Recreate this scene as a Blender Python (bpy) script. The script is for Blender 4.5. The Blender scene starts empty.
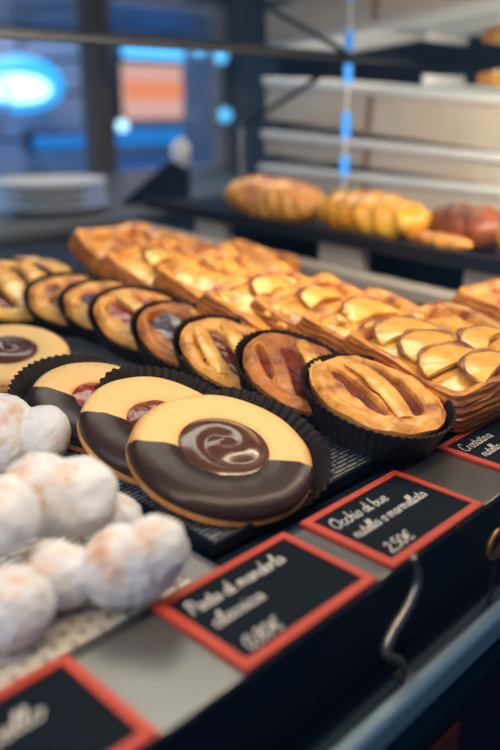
import bpy, bmesh, math, random
from mathutils import Vector, Matrix, noise
PI = math.pi
sc = bpy.context.scene
COL = sc.collection
random.seed(7)

# ------------------------------------------------------------------ render look
sc.view_settings.view_transform = 'Standard'
try: sc.view_settings.look = 'None'
except Exception: pass
sc.view_settings.exposure = 0.0
sc.view_settings.gamma = 1.0
sc.view_settings.use_curve_mapping = False

# ------------------------------------------------------------------ materials
def nmat(name):
    m = bpy.data.materials.new(name); m.use_nodes = True
    nt = m.node_tree; b = nt.nodes['Principled BSDF']
    return m, nt, b
def ramp(nt, fac, stops):
    r = nt.nodes.new('ShaderNodeValToRGB')
    e = r.color_ramp.elements
    while len(e) < len(stops): e.new(0.5)
    for el, (p, c) in zip(e, stops):
        el.position = p; el.color = (*c, 1)
    nt.links.new(fac, r.inputs['Fac'])
    return r.outputs['Color']
def objco(nt):
    return nt.nodes.new('ShaderNodeTexCoord').outputs['Object']
def nz(nt, scale, detail=4, co=None, rough=.55):
    n = nt.nodes.new('ShaderNodeTexNoise'); n.inputs['Scale'].default_value = scale
    n.inputs['Detail'].default_value = detail; n.inputs['Roughness'].default_value = rough
    nt.links.new(co or objco(nt), n.inputs['Vector'])
    return n.outputs['Fac']
def bump(nt, b, h, dist, strength=1.0):
    n = nt.nodes.new('ShaderNodeBump'); n.inputs['Distance'].default_value = dist
    n.inputs['Strength'].default_value = strength
    nt.links.new(h, n.inputs['Height']); nt.links.new(n.outputs['Normal'], b.inputs['Normal'])
def math_n(nt, op, a, bb=None):
    n = nt.nodes.new('ShaderNodeMath'); n.operation = op
    for i, v in enumerate((a, bb)):
        if v is None: continue
        if isinstance(v, (int, float)): n.inputs[i].default_value = v
        else: nt.links.new(v, n.inputs[i])
    return n.outputs[0]
def simple(name, col, rough=.5, metal=0, coat=0, col2=None, scale=40, bmp=0, bscale=None, spec=.5, lo=.35, hi=.65, coat_rough=.05, sss=0):
    m, nt, b = nmat(name)
    b.inputs['Roughness'].default_value = rough; b.inputs['Metallic'].default_value = metal
    b.inputs['Specular IOR Level'].default_value = spec
    b.inputs['Coat Weight'].default_value = coat; b.inputs['Coat Roughness'].default_value = coat_rough
    if sss:
        b.inputs['Subsurface Weight'].default_value = sss
        b.inputs['Subsurface Radius'].default_value = (.006, .003, .0015); b.inputs['Subsurface Scale'].default_value = 1
    b.inputs['Base Color'].default_value = (*col, 1)
    if col2:
        c = ramp(nt, nz(nt, scale), [(lo, col), (hi, col2)])
        nt.links.new(c, b.inputs['Base Color'])
    if bmp: bump(nt, b, nz(nt, bscale or scale * 2), bmp)
    return m
def emis(name, col, s):
    m, nt, b = nmat(name)
    b.inputs['Base Color'].default_value = (*[min(1, c) * .3 for c in col], 1)
    b.inputs['Emission Color'].default_value = (*col, 1); b.inputs['Emission Strength'].default_value = s
    return m
def cookie_mat():
    m, nt, b = nmat('shortcrust')
    co = objco(nt)
    s = nt.nodes.new('ShaderNodeSeparateXYZ'); nt.links.new(co, s.inputs[0])
    r = math_n(nt, 'SQRT', math_n(nt, 'ADD', math_n(nt, 'POWER', s.outputs[0], 2), math_n(nt, 'POWER', s.outputs[1], 2)))
    r = math_n(nt, 'MULTIPLY', r, 18.0)
    r = math_n(nt, 'ADD', r, math_n(nt, 'MULTIPLY', nz(nt, 60, 3, co), .09))
    c = ramp(nt, r, [(.30, (.60, .27, .075)), (.37, (.95, .61, .26)), (.76, (.94, .60, .25)), (.89, (.60, .24, .055))])
    nt.links.new(c, b.inputs['Base Color']); b.inputs['Roughness'].default_value = .62
    b.inputs['Specular IOR Level'].default_value = .3
    bump(nt, b, nz(nt, 260, 3, co), .0006)
    return m
def layer_mat():
    m, nt, b = nmat('puff_layers')
    co = objco(nt)
    w = nt.nodes.new('ShaderNodeTexWave'); w.wave_type = 'BANDS'; w.bands_direction = 'Z'
    w.inputs['Scale'].default_value = 70; w.inputs['Distortion'].default_value = 8; w.inputs['Detail'].default_value = 3
    w.inputs['Detail Scale'].default_value = .5
    nt.links.new(co, w.inputs['Vector'])
    f = math_n(nt, 'ADD', math_n(nt, 'MULTIPLY', w.outputs['Fac'], .30), math_n(nt, 'MULTIPLY', nz(nt, 60, 5, co), .75))
    c = ramp(nt, f, [(.22, (.10, .020, .004)), (.46, (.36, .090, .012)), (.72, (.74, .28, .040)), (.95, (.88, .44, .09))])
    nt.links.new(c, b.inputs['Base Color']); b.inputs['Roughness'].default_value = .42
    b.inputs['Coat Weight'].default_value = .15; b.inputs['Coat Roughness'].default_value = .15
    bump(nt, b, f, .0010)
    return m
def sugar_mat():
    m, nt, b = nmat('powdered_sugar')
    co = objco(nt)
    f = math_n(nt, 'ADD', math_n(nt, 'MULTIPLY', nz(nt, 38, 5, co), .75), math_n(nt, 'MULTIPLY', nz(nt, 190, 4, co), .25))
    c = ramp(nt, f, [(.36, (.58, .33, .22)), (.43, (.74, .58, .50)), (.50, (.76, .76, .78)), (.58, (.80, .83, .88))])
    nt.links.new(c, b.inputs['Base Color']); b.inputs['Roughness'].default_value = .95
    b.inputs['Specular IOR Level'].default_value = .1
    bump(nt, b, nz(nt, 220, 5, co), .0016)
    return m
def weave_mat(name, c1, c2, c3, sx, sy, metal=0, rough=.6):
    m, nt, b = nmat(name)
    br = nt.nodes.new('ShaderNodeTexBrick')
    br.inputs['Color1'].default_value = (*c1, 1); br.inputs['Color2'].default_value = (*c2, 1); br.inputs['Mortar'].default_value = (*c3, 1)
    br.inputs['Scale'].default_value = 1.0; br.inputs['Brick Width'].default_value = sx; br.inputs['Row Height'].default_value = sy
    br.inputs['Mortar Size'].default_value = sy * .24; br.inputs['Mortar Smooth'].default_value = .6
    nt.links.new(objco(nt), br.inputs['Vector'])
    nt.links.new(br.outputs['Color'], b.inputs['Base Color'])
    b.inputs['Metallic'].default_value = metal; b.inputs['Roughness'].default_value = rough
    inv = math_n(nt, 'SUBTRACT', 1.0, br.outputs['Fac'])
    bump(nt, b, inv, .0012)
    return m
def glass_mat(name, tint, refl):
    m = bpy.data.materials.new(name); m.use_nodes = True
    nt = m.node_tree; nt.nodes.clear()
    out = nt.nodes.new('ShaderNodeOutputMaterial'); mix = nt.nodes.new('ShaderNodeMixShader')
    t = nt.nodes.new('ShaderNodeBsdfTransparent'); t.inputs[0].default_value = (*tint, 1)
    g = nt.nodes.new('ShaderNodeBsdfGlossy'); g.inputs['Roughness'].default_value = .03
    lw = nt.nodes.new('ShaderNodeLayerWeight'); lw.inputs['Blend'].default_value = .5
    fr = math_n(nt, 'ADD', math_n(nt, 'MULTIPLY', math_n(nt, 'POWER', lw.outputs['Facing'], 5), 1 - refl), refl)
    nt.links.new(fr, mix.inputs[0]); nt.links.new(t.outputs[0], mix.inputs[1]); nt.links.new(g.outputs[0], mix.inputs[2])
    nt.links.new(mix.outputs[0], out.inputs[0])
    return m

M = {}
M['cookie'] = cookie_mat()
M['base_cookie'] = simple('base_cookie', (.50, .20, .05), .6, col2=(.74, .38, .11), scale=60, bmp=.0005)
M['choc'] = simple('dark_chocolate', (.030, .014, .011), .36, coat=.12, coat_rough=.25, col2=(.040, .018, .014), scale=30, bmp=.0005, bscale=70, spec=.3)
M['cream'] = simple('chocolate_cream', (.085, .028, .014), .22, coat=.5, coat_rough=.12, col2=(.11, .036, .017), scale=40, bmp=.0004, bscale=120)
M['jam_red'] = simple('red_jam', (.26, .012, .006), .14, coat=.5, col2=(.34, .03, .012), scale=60, bmp=.001, bscale=90)
M['jam_dark'] = simple('dark_jam', (.11, .012, .005), .16, coat=.35, col2=(.24, .040, .010), scale=90, bmp=.0012, bscale=120)
M['jam_blue'] = simple('blueberry_jam', (.045, .02, .03), .16, coat=.7, col2=(.08, .04, .06), scale=80, bmp=.0012, bscale=140)
M['paper_cup'] = simple('black_paper_cup', (.008, .005, .005), .5, col2=(.016, .009, .008), scale=80, spec=.22)
M['dough'] = simple('golden_dough', (.36, .092, .010), .45, coat=.22, coat_rough=.16, col2=(.90, .42, .080), scale=50, bmp=.0016, bscale=120, lo=.36, hi=.58)
M['rim_dough'] = simple('browned_rim', (.30, .062, .007), .4, coat=.32, coat_rough=.12, col2=(.86, .37, .055), scale=55, bmp=.002, bscale=110, lo=.38, hi=.60)
M['dough_pale'] = simple('pale_glazed_dough', (.62, .22, .026), .36, coat=.45, coat_rough=.08, col2=(.94, .54, .12), scale=45, bmp=.0013, bscale=130, lo=.32, hi=.55)
M['dough_brown'] = simple('browned_dough', (.24, .052, .008), .48, coat=.18, coat_rough=.2, col2=(.64, .22, .036), scale=42, bmp=.0016, bscale=120)
M['layers'] = layer_mat()
M['custard'] = simple('glazed_custard', (.46, .115, .008), .16, coat=.9, coat_rough=.06, col2=(.90, .50, .085), scale=48, bmp=.003, bscale=60, lo=.34, hi=.54)
M['custard_caramel'] = simple('caramel_glaze', (.30, .045, .006), .14, coat=.9, coat_rough=.06, col2=(.88, .42, .06), scale=46, bmp=.003, bscale=60, lo=.36, hi=.58)
M['custard_red'] = simple('glazed_fruit', (.42, .05, .012), .16, coat=.9, coat_rough=.06, col2=(.90, .45, .09), scale=34, bmp=.003, bscale=60, lo=.36, hi=.6)
M['apple'] = simple('baked_apple', (.80, .35, .035), .26, coat=.55, coat_rough=.07, col2=(.94, .60, .13), scale=40, bmp=.0010, bscale=90)
M['peel'] = simple('caramelised_edge', (.14, .026, .004), .4, coat=.2, col2=(.50, .17, .02), scale=110)
M['glaze'] = simple('amber_glaze', (.75, .30, .03), .08, coat=1, col2=(.9, .5, .08), scale=50)
M['sugar'] = sugar_mat()
M['flaky'] = simple('glazed_croissant', (.46, .13, .018), .34, coat=.6, coat_rough=.12, col2=(.90, .42, .075), scale=26, bmp=.003, bscale=70, lo=.34, hi=.62)
M['flaky_gold'] = simple('golden_glazed_pastry', (.66, .20, .010), .25, coat=.8, coat_rough=.08, col2=(.95, .50, .05), scale=30, bmp=.003, bscale=60, lo=.34, hi=.6)
M['flaky_dark'] = simple('dark_baked_pastry', (.13, .030, .012), .4, coat=.4, col2=(.36, .10, .03), scale=26, bmp=.003, bscale=60)
M['tray_black'] = simple('black_tray', (.006, .010, .020), .42, col2=(.009, .014, .028), scale=12, spec=.22)
M['tray_grey'] = simple('pearl_grey_tray', (.23, .22, .23), .38, metal=.5, col2=(.30, .29, .30), scale=14)
M['lace'] = weave_mat('white_woven_mat', (.86, .82, .72), (.80, .74, .63), (.26, .20, .16), .012, .0038)
M['silver_mat'] = weave_mat('silver_woven_mat', (.55, .57, .60), (.38, .41, .46), (.02, .025, .04), .010, .0032, metal=.15, rough=.34)
M['steel'] = simple('brushed_steel', (.40, .39, .37), .3, metal=.9, col2=(.50, .48, .45), scale=6)
M['rail_plate'] = simple('grey_rail_metal', (.16, .16, .16), .3, metal=.75, col2=(.22, .215, .21), scale=9)
M['chrome'] = simple('chrome', (.62, .68, .68), .22, metal=1)
M['rail_white'] = simple('aluminium_channel', (.58, .66, .66), .35, metal=.4)
M['navy'] = simple('navy_case_panel', (.005, .014, .030), .5, col2=(.006, .018, .036), scale=7, spec=.15)
M['dark_metal'] = simple('dark_frame_metal', (.012, .017, .026), .35, metal=.3, col2=(.018, .024, .034), scale=9)
M['ledge'] = simple('grey_ledge', (.13, .145, .165), .35, metal=.3, col2=(.17, .185, .20), scale=6)
M['sign_black'] = simple('chalk_black', (.003, .008, .015), .6, col2=(.004, .010, .019), scale=30, spec=.08)  # navy cast puts the blue reflection of the front pane into the colour
M['sign_red'] = simple('sign_red', (.50, .048, .026), .55, col2=(.56, .058, .030), scale=25)
M['chalk'] = simple('chalk_white', (.66, .63, .60), .8)
M['plate'] = simple('white_china', (.68, .67, .62), .25, coat=.3)
M['carton'] = simple('cream_carton', (.66, .57, .45), .7, col2=(.74, .66, .54), scale=9)
M['carton_edge'] = simple('white_carton_edge', (.86, .88, .85), .6)
M['strip_tan'] = simple('tan_metal', (.50, .44, .36), .4, metal=.2, col2=(.56, .50, .42), scale=12)
M['tape'] = simple('brown_tape', (.36, .22, .13), .5)
M['paper'] = simple('white_tissue', (.80, .80, .78), .8, bmp=.004, bscale=30)
M['wall'] = simple('wall_paint', (.30, .31, .31), .8, col2=(.36, .36, .35), scale=2)
M['wall_dark'] = simple('dark_wall', (.018, .026, .04), .6, col2=(.03, .04, .055), scale=2)
M['wall_blue'] = simple('street_wall', (.13, .20, .32), .7, col2=(.26, .25, .27), scale=1.5)
M['post'] = simple('brown_post', (.26, .20, .165), .6, col2=(.32, .25, .21), scale=5)
M['floor'] = simple('floor_tile', (.05, .05, .055), .4, col2=(.07, .07, .075), scale=3)
M['pane'] = glass_mat('clear_pane', (.98, .99, 1.0), .016)
M['shelf_glass'] = glass_mat('shelf_glass', (.85, .92, .95), .16)
M['window_pane'] = glass_mat('window_pane', (.95, .97, 1.0), .03)
M['cyan_light'] = emis('cyan_light', (.03, .42, .95), 1.4)
M['white_light'] = emis('white_light', (.55, .92, 1.0), 2.4)
M['orange_light'] = emis('orange_light', (1.0, .30, .13), 1.0)
M['pink_light'] = emis('pink_light', (1.0, .52, .40), .85)
M['blue_light'] = emis('blue_light', (.02, .26, .72), .8)
M['deep_blue'] = emis('deep_blue', (.03, .10, .30), .8)
M['lamp_blue'] = emis('lamp_blue', (.12, .55, 1.0), 1.6)
M['strip_blue'] = emis('strip_blue', (.06, .38, 1.0), 1.1)  # glow imitating blue reflections in the glass
M['led'] = emis('led_warm', (1.0, .82, .58), 14)
M['black'] = simple('matt_black', (.008, .009, .012), .5)
M['amber'] = simple('amber_metal', (.35, .15, .06), .3, metal=.6)
M['red_trim'] = simple('red_trim', (.30, .03, .015), .5)  # colour of the imitated red reflection
M['bronze'] = simple('bronze_wire', (.34, .30, .27), .3, metal=.8)

# ------------------------------------------------------------------ mesh helpers
class MB:
    def __init__(s): s.v = []; s.f = []
    def add(s, v, f):
        o = len(s.v); s.v += [Vector(p) for p in v]; s.f += [tuple(o + i for i in q) for q in f]
    def grid(s, rows, close_u=True, close_v=False, cap0=False, cap1=False):
        n = len(rows[0]); v = [p for r in rows for p in r]; f = []
        R = len(rows)
        for i in range(R if close_v else R - 1):
            for j in range(n if close_u else n - 1):
                a = i * n + j; b = i * n + (j + 1) % n; i2 = (i + 1) % R
                f.append((a, b, i2 * n + (j + 1) % n, i2 * n + j))
        if cap0: f.append(tuple(reversed(range(n))))
        if cap1: f.append(tuple(range((R - 1) * n, R * n)))
        s.add(v, f)
    def lathe(s, prof, n=64, a0=0, a1=2 * PI, sx=1, sy=1, cap0=False, cap1=False, cx=0, cy=0):
        full = abs(a1 - a0) > 6.28
        k = n if full else n + 1
        rows = [[(cx + sx * r * math.cos(a0 + (a1 - a0) * j / n), cy + sy * r * math.sin(a0 + (a1 - a0) * j / n), z) for j in range(k)] for r, z in prof]
        s.grid(rows, full, False, cap0, cap1)
    def tube(s, pts, rad, n=12, flat=1.0, up=Vector((0, 0, 1)), closed=False, caps=True):
        pts = [Vector(p) for p in pts]; rows = []
        N = len(pts)
        for i, p in enumerate(pts):
            if closed: t = pts[(i + 1) % N] - pts[i - 1]
            else: t = pts[min(i + 1, N - 1)] - pts[max(i - 1, 0)]
            t.normalize(); sd = t.cross(up)
            if sd.length < 1e-4: sd = t.cross(Vector((1, 0, 0)))
            sd.normalize(); u = sd.cross(t)
            r = rad(i / max(1, N - 1)) if callable(rad) else rad
            rows.append([p + sd * r * math.cos(2 * PI * j / n) + u * r * flat * math.sin(2 * PI * j / n) for j in range(n)])
        s.grid(rows, True, closed, caps and not closed, caps and not closed)
    def box(s, lo, hi, bevel=0, seg=2):
        bm = bmesh.new(); bmesh.ops.create_cube(bm, size=1)
        lo = Vector(lo); hi = Vector(hi); c = (lo + hi) / 2; d = hi - lo
        for v in bm.verts: v.co = Vector((v.co.x * d.x, v.co.y * d.y, v.co.z * d.z)) + c
        if bevel: bmesh.ops.bevel(bm, geom=bm.edges[:], offset=min(bevel, min(d) * .45), segments=seg, affect='EDGES', profile=.5)
        bm.verts.index_update()
        s.add([v.co.copy() for v in bm.verts], [tuple(v.index for v in f.verts) for f in bm.faces]); bm.free()
    def warp(s, fn):
        s.v = [Vector(fn(p)) for p in s.v]
    def build(s, name, m, parent=None, smooth=True, loc=None):
        me = bpy.data.meshes.new(name); me.from_pydata([tuple(p) for p in s.v], [], s.f); me.update()
        bm = bmesh.new(); bm.from_mesh(me); bmesh.ops.recalc_face_normals(bm, faces=bm.faces[:]); bm.to_mesh(me); bm.free()
        if smooth:
            me.polygons.foreach_set('use_smooth', [True] * len(me.polygons))
            try: me.set_sharp_from_angle(angle=math.radians(50))
            except Exception: pass
        me.materials.append(m)
        o = bpy.data.objects.new(name, me); COL.objects.link(o)
        if parent: o.parent = parent
        if loc: o.location = loc
        return o
def fit_base(o):
    return o
def tag(o, label=None, cat=None, group=None, kind=None):
    if label: o['label'] = label
    if cat: o['category'] = cat
    if group: o['group'] = group
    if kind: o['kind'] = kind
    return o
def thing(name, label, cat, loc=(0, 0, 0), rot=None, group=None):
    o = bpy.data.objects.new(name, None); COL.objects.link(o)
    o.empty_display_size = .02
    mw = Matrix.Translation(loc) @ (rot.to_4x4() if rot else Matrix())
    o.matrix_world = mw
    return tag(o, label, cat, group)
def lean(tilt, az, spin=0):
    """normal leans by tilt degrees towards azimuth az; spin turns the thing about its own axis"""
    t, a, s = (math.radians(q) for q in (tilt, az, spin))
    return Matrix.Rotation(a, 3, 'Z') @ Matrix.Rotation(t, 3, 'Y') @ Matrix.Rotation(s - a, 3, 'Z')
def fb(p, s, amt, off=0):
    return noise.noise(Vector(p) * s + Vector((off * 7.3, off * 3.1, off * 5.7))) * amt
def smooth_path(pts, k=6):
    P = [Vector(p) for p in pts]; out = []
    for i in range(len(P) - 1):
        p0 = P[max(i - 1, 0)]; p1 = P[i]; p2 = P[i + 1]; p3 = P[min(i + 2, len(P) - 1)]
        for j in range(k):
            t = j / k
            out.append(.5 * ((2 * p1) + (p2 - p0) * t + (2 * p0 - 5 * p1 + 4 * p2 - p3) * t * t + (3 * p1 - p0 - 3 * p2 + p3) * t ** 3))
    out.append(P[-1]); return out

# ------------------------------------------------------------------ camera
AZ = math.radians(44.4); PITCH = math.atan(270 / 770)
fwd = Vector((math.cos(AZ) * math.cos(PITCH), math.sin(AZ) * math.cos(PITCH), -math.sin(PITCH)))
cam = bpy.data.cameras.new('camera'); co = bpy.data.objects.new('camera', cam); COL.objects.link(co)
co.location = (0, 0, 1.2); co.rotation_euler = fwd.to_track_quat('-Z', 'Y').to_euler()
cam.sensor_fit = 'HORIZONTAL'; cam.sensor_width = 24; cam.lens = 770 / 500 * 24
cam.clip_start = .01; cam.clip_end = 50
cam.dof.use_dof = True; cam.dof.focus_distance = .425; cam.dof.aperture_fstop = 3.9
sc.camera = co
CAMDIR = math.degrees(AZ) + 180     # azimuth from the case towards the customer

DECK = 1.015
# ------------------------------------------------------------------ setting
def struct(name, mb, m, smooth=False):
    return tag(mb.build(name, m, smooth=smooth), kind='structure')
b = MB(); b.box((-2.5, -2.0, -.1), (4.5, 5.2, 0)); struct('floor', b, M['floor'])
b = MB()
b.box((-1.5, 2.6, 0), (4.5, 2.7, .90))
b.box((-1.5, 2.6, 1.9), (4.5, 2.7, 2.8))
b.box((-1.5, 2.6, .90), (.9, 2.7, 1.9))
b.box((2.52, 2.6, .90), (4.5, 2.7, 1.9))
struct('wall_back', b, M['wall'])
b = MB(); b.box((2.35, .05, 0), (2.45, 2.15, 2.4)); struct('wall_right', b, M['wall_dark'])
for n, x0, x1 in ((1, .9, 1.84), (2, 1.84, 2.52)):
    r = bpy.data.objects.new('window_%d' % n, None); COL.objects.link(r); r.location = (x0, 2.6, .9); r['kind'] = 'structure'
    b = MB(); W = x1 - x0
    pw = .04
    b.box((0, -.03, 0), (pw, .07, 1.0)); b.box((W - pw, -.03, 0), (W, .07, 1.0))
    b.box((pw, -.03, 0), (W - pw, .07, .04)); b.box((pw, -.03, .96), (W - pw, .07, 1.0))
    o = b.build('window_frame', M['post'], r, smooth=False); o['kind'] = 'structure'
    b = MB(); b.box((pw, .015, .04), (W - pw, .021, .96)); o = b.build('window_pane', M['window_pane'], r, smooth=False); o['kind'] = 'structure'
b = MB(); b.box((-.5, 4.6, 0), (4.5, 4.7, 3.2)); struct('wall_street', b, M['wall_blue'])

# ------------------------------------------------------------------ display case
case = thing('display_case', 'glass fronted pastry display case with steel rail and upper glass shelf', 'display case', (0.45, .15, 0))
def part(name, mb, m, smooth=False, parent=case):
    """geometry given in world axes, moved into the case's own frame"""
    off = Vector((0.45, .15, 0)); mb.v = [p - off for p in mb.v]
    return mb.build(name, m, parent, smooth)
b = MB(); b.box((-.6, .1970, .55), (1.45, 1.72, DECK - .0035), .002); part('body', b, M['navy'])
b = MB(); b.box((-.6, .118, .05), (1.45, .160, .968), .003); part('front_panel', b, M['navy'])
b = MB(); b.box((-.6, .1490, .975), (1.45, .1966, 1.0153), .0005); part('gutter_wall', b, M['navy'])
b = MB(); b.box((-.6, .1488, 1.0155), (1.45, .1968, DECK + .0040), .0006); part('price_rail', b, M['rail_plate'])
b = MB(); b.box((-.6, .1972, DECK - .003), (1.45, .2000, DECK + .0034), .0004); part('rail_slot', b, M['black'])
b = MB(); b.box((-.6, .1235, .968), (1.45, .1315, .982), .002); part('glass_channel', b, M['rail_white'])
# sloping front pane
b = MB()
y0, z0, y1, z1, th = .1275, .982, .158, 1.256, .0035
b.add([(x, y + d, z) for x in (-.6, 1.45) for (y, z) in ((y0, z0), (y1, z1)) for d in (0, th)],
      [(0, 1, 3, 2), (4, 6, 7, 5), (0, 2, 6, 4), (1, 5, 7, 3), (0, 4, 5, 1), (2, 3, 7, 6)])
part('front_pane', b, M['pane'])
b = MB(); b.box((-.6, .155, 1.258), (1.45, .640, 1.266), .001); part('upper_shelf', b, M['shelf_glass'])
b = MB(); b.box((-.6, .6405, 1.2535), (1.45, .652, 1.2685), .001); part('shelf_back_bar', b, M['dark_metal'])
b = MB(); b.box((-.6, 1.02, DECK - .004), (1.45, 1.72, 1.030), .003); part('back_ledge', b, M['ledge'])
b = MB(); b.tube([(.832, .646, 1.2535), (.832, .83, 1.170)], .0034, 10); part('shelf_bracket', b, M['dark_metal'], True)
b = MB(); b.tube([(.832, .834, 1.174), (.832, .834, 1.0609)], .0045, 12); part('bracket_post', b, M['ledge'], True)
b = MB(); b.box((-.52, .162, 1.2535), (1.2, .178, 1.2578), .001); hs = part('lamp_housing', b, M['dark_metal'])
b = MB(); b.tube([(-.50, .170, 1.2515), (1.19, .170, 1.2515)], .0019, 10); part('led_tube', b, M['led'], True)
b = MB(); b.box((.15, .1165, .936), (.245, .1178, .956), .0004); part('red_trim', b, M['red_trim'])  # strip added to imitate a red reflection on the front panel

# ------------------------------------------------------------------ trays
def tray(name, label, x0, x1, y0, y1, m, mat_name=None, mat_m=None, mx=.01, ang=0, lip_h=.0068, my=.006):
    cx, cy = (x0 + x1) / 2, (y0 + y1) / 2
    t = thing(name, label, 'tray', (cx, cy, DECK), Matrix.Rotation(math.radians(ang), 3, 'Z'))
    w, h = (x1 - x0) / 2, (y1 - y0) / 2
    b = MB(); b.box((-w, -h, 0), (w, h, .0018), .0006)
    b.build('tray_base', m, t, False)
    b = MB(); lip = [(-w, -h), (w, -h), (w, h), (-w, h)]
    rows = []
    for d, z in ((0, .0018), (0, lip_h - .0008), (.001, lip_h), (.002, lip_h - .0006), (.0026, .0018)):
        rows.append([(x - math.copysign(d, x), y - math.copysign(d, y), z) for x, y in lip])
    b.grid(rows, True); b.build('rim', m, t, False)
    if mat_m:
        b = MB(); b.box((-w + mx, -h + my, .0018), (w - mx, h - .006, .0030), .0004)
        b.build(mat_name, mat_m, t, False)
    return t
tray('serving_tray', 'grey tray with white woven mat under the sugar dusted puffs', -.06, .190, .2005, .98, M['tray_grey'], 'woven_mat', M['lace'], .016, lip_h=.0024, my=.0028)
tray('serving_tray', 'black tray with silver woven mat under the filled cookies and round tarts', .1955, .405, .2135, .99, M['tray_black'], 'woven_mat', M['silver_mat'], .005)
tray('serving_tray', 'black tray under the rectangular apple puff tarts', .4095, .612, .2135, .99, M['tray_black'])
FLOORZ = DECK + .0032

# ------------------------------------------------------------------ ring cookies
def fluted_cup(b, a, bb, h, flare, n=46, amp=.0011, cx=0, cy=0, bz=0, low=None):
    n = int(n * 1.25); amp *= .62
    rows = []
    prof = [(.80, 0), (.84, .0004), (.88, h * .3), (.94, h * .7), (1.0, h)]
    for k, (s, z) in enumerate(prof):
        row = []
        for j in range(n * 4):
            th = 2 * PI * j / (n * 4)
            am = amp * (0 if k == 0 else min(1, .3 + k * .25)) * (1 if (j % 4) in (0, 1) else -1)
            q = 0 if low is None else min(.67, max(0, (.55 - math.cos(th - low - PI)) / .75))   # pressed flat on this side
            sq = s + (.80 - s) * .55 * min(1, q * 1.6); zq = z * (1 - .92 * min(1, q * 1.5))
            ra, rb = a * (sq + flare * z / h * .5) + am, bb * (sq + flare * z / h * .5) + am
            row.append((cx + ra * math.cos(th), cy + rb * math.sin(th), bz + zq))
        rows.append(row)
    inner = [[(x - (x - cx) * .012, y - (y - cy) * .012, z + .0003) for x, y, z in r] for r in rows]
    b.grid(rows + inner[::-1], True, False, True, True)
def ring_cookie(label, loc, tilt, az, fill, dip=None, cup=True, cup_off=(.006, .003), seed=0, hole=.0175, cup_low=200, dip_low=.0062, R=.046):
    t = thing('ring_cookie', label, 'cookie', loc, lean(tilt, az), 'filled ring cookies on the black tray')
    if cup:
        b = MB(); fluted_cup(b, R + .0055, R + .0055, .0092, .03, cx=cup_off[0], cy=cup_off[1], bz=-.0008, low=math.radians(cup_low))
        b.build('paper_cup', M['paper_cup'], t)
    wob = lambda p: (p.x * (1 + fb((p.x, p.y, 0), 40, .014, seed)), p.y * (1 + fb((p.x, p.y, 1), 40, .014, seed)), p.z + fb((p.x, p.y, 0), 60, .0004, seed))
    b = MB(); b.lathe([(.001, .0006), (R - .003, .0006), (R + .0003, .0014), (R + .0010, .0030), (R - .0002, .0052), (.001, .0054)], 96, cap0=True, cap1=True)
    b.warp(wob); b.build('base_cookie', M['base_cookie'], t)
    prof = [(hole, .0056), (hole - .0006, .0085), (hole + .0006, .0108), (hole + .004, .0120), (.030, .0124), (R - .008, .0122), (R - .003, .0112), (R - .0006, .0090), (R, .0072), (R - .001, .0056)]
    b = MB(); b.lathe(prof, 96); b.grid([[ (r * math.cos(2*PI*j/96), r*math.sin(2*PI*j/96), .0056) for j in range(96)] for r in (hole, R - .001)])
    b.warp(wob); b.build('top_cookie', M['cookie'], t)
    if dip is not None:
        d = .0009
        prof = [(hole - .0012, .0078), (hole - .0010, .0112), (hole + .003, .0129), (.030, .0134), (R - .008, .0133), (R - .0025, .0124), (R + .0006, .0098), (R + .0011, .0078), (R + .0008, dip_low), (R - .0012, dip_low - .0004)]
        b = MB(); c = math.radians(dip); dd = R * .15
        n = 72
        rows = []
        for r, z in prof:
            hw = math.acos(dd / r)
            rows.append([((r) * math.cos(c - hw + 2 * hw * j / n + (.02 * math.sin(r * 400) if j in (0, n) else 0)), (r) * math.sin(c - hw + 2 * hw * j / n + (.02 * math.sin(r * 400) if j in (0, n) else 0)), z) for j in range(n + 1)])
        b.grid(rows, False)
        low = [[(x, y, z - .0016) for x, y, z in (r_[0], r_[1], r_[2])] for r_ in rows]
        # ends turned down onto the cookie
        for e in (0, n):
            b.add([p for r_ in rows for p in (r_[e], (r_[e][0], r_[e][1], max(.004, r_[e][2] - .002)))],
                  [(2 * i, 2 * i + 1, 2 * i + 3, 2 * i + 2) for i in range(len(rows) - 1)])
        b.warp(wob); b.build('chocolate_dip', M['choc'], t)
    # filling
    b = MB(); n = 72; rows = []
    Rf = hole + .0012
    K = 30
    for i in range(K + 1):
        q = i / K; row = []
        for j in range(n):
            th = 2 * PI * j / n
            r = Rf * q
            if fill == 'cream':
                ph = th - q * 7.5 + seed
                z = .0112 + .0034 * (1 - q ** 2.2) + .0019 * (1 - q) ** .45 * q ** .35 * (abs(math.sin(ph / 2)) * 2 - 1)
                if q < .2: z += .0014 * (1 - q / .2)
            else:
                z = .0100 + .0026 * (1 - q ** 3) + fb((r * math.cos(th), r * math.sin(th), 0), 130, .0010, seed)
            row.append((r * math.cos(th), r * math.sin(th), z if q < 1 else .008))
        rows.append(row)
    b.grid(rows, True)
    b.build('filling', {'cream': M['cream'], 'jam_red': M['jam_red'], 'jam_dark': M['jam_dark']}[fill], t)
    return t
FZ = FLOORZ
ring_cookie('half chocolate dipped cookie with a chocolate cream swirl, front one of the row', (.239, .255, FZ + .0125), 17.7, -94, 'cream', CAMDIR + 3, seed=.6, hole=.0222, cup_low=172, cup_off=(.0065, .0010))
ring_cookie('half dipped cookie with dark red jam, second from the front, under the swirl cookie', (.235, .300, FZ + .0140), 22.0, -88, 'jam_dark', CAMDIR + 2, seed=2, hole=.0180, cup_low=215, cup_off=(.005, .003), R=.0415)
ring_cookie('half dipped cookie with bright red jam, third from the front beside sugar puffs', (.236, .355, FZ + .0120), 19.0, -90, 'jam_red', CAMDIR - 4, seed=3, hole=.0160, cup_low=285, cup_off=(-.003, .0055), R=.0395)
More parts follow.
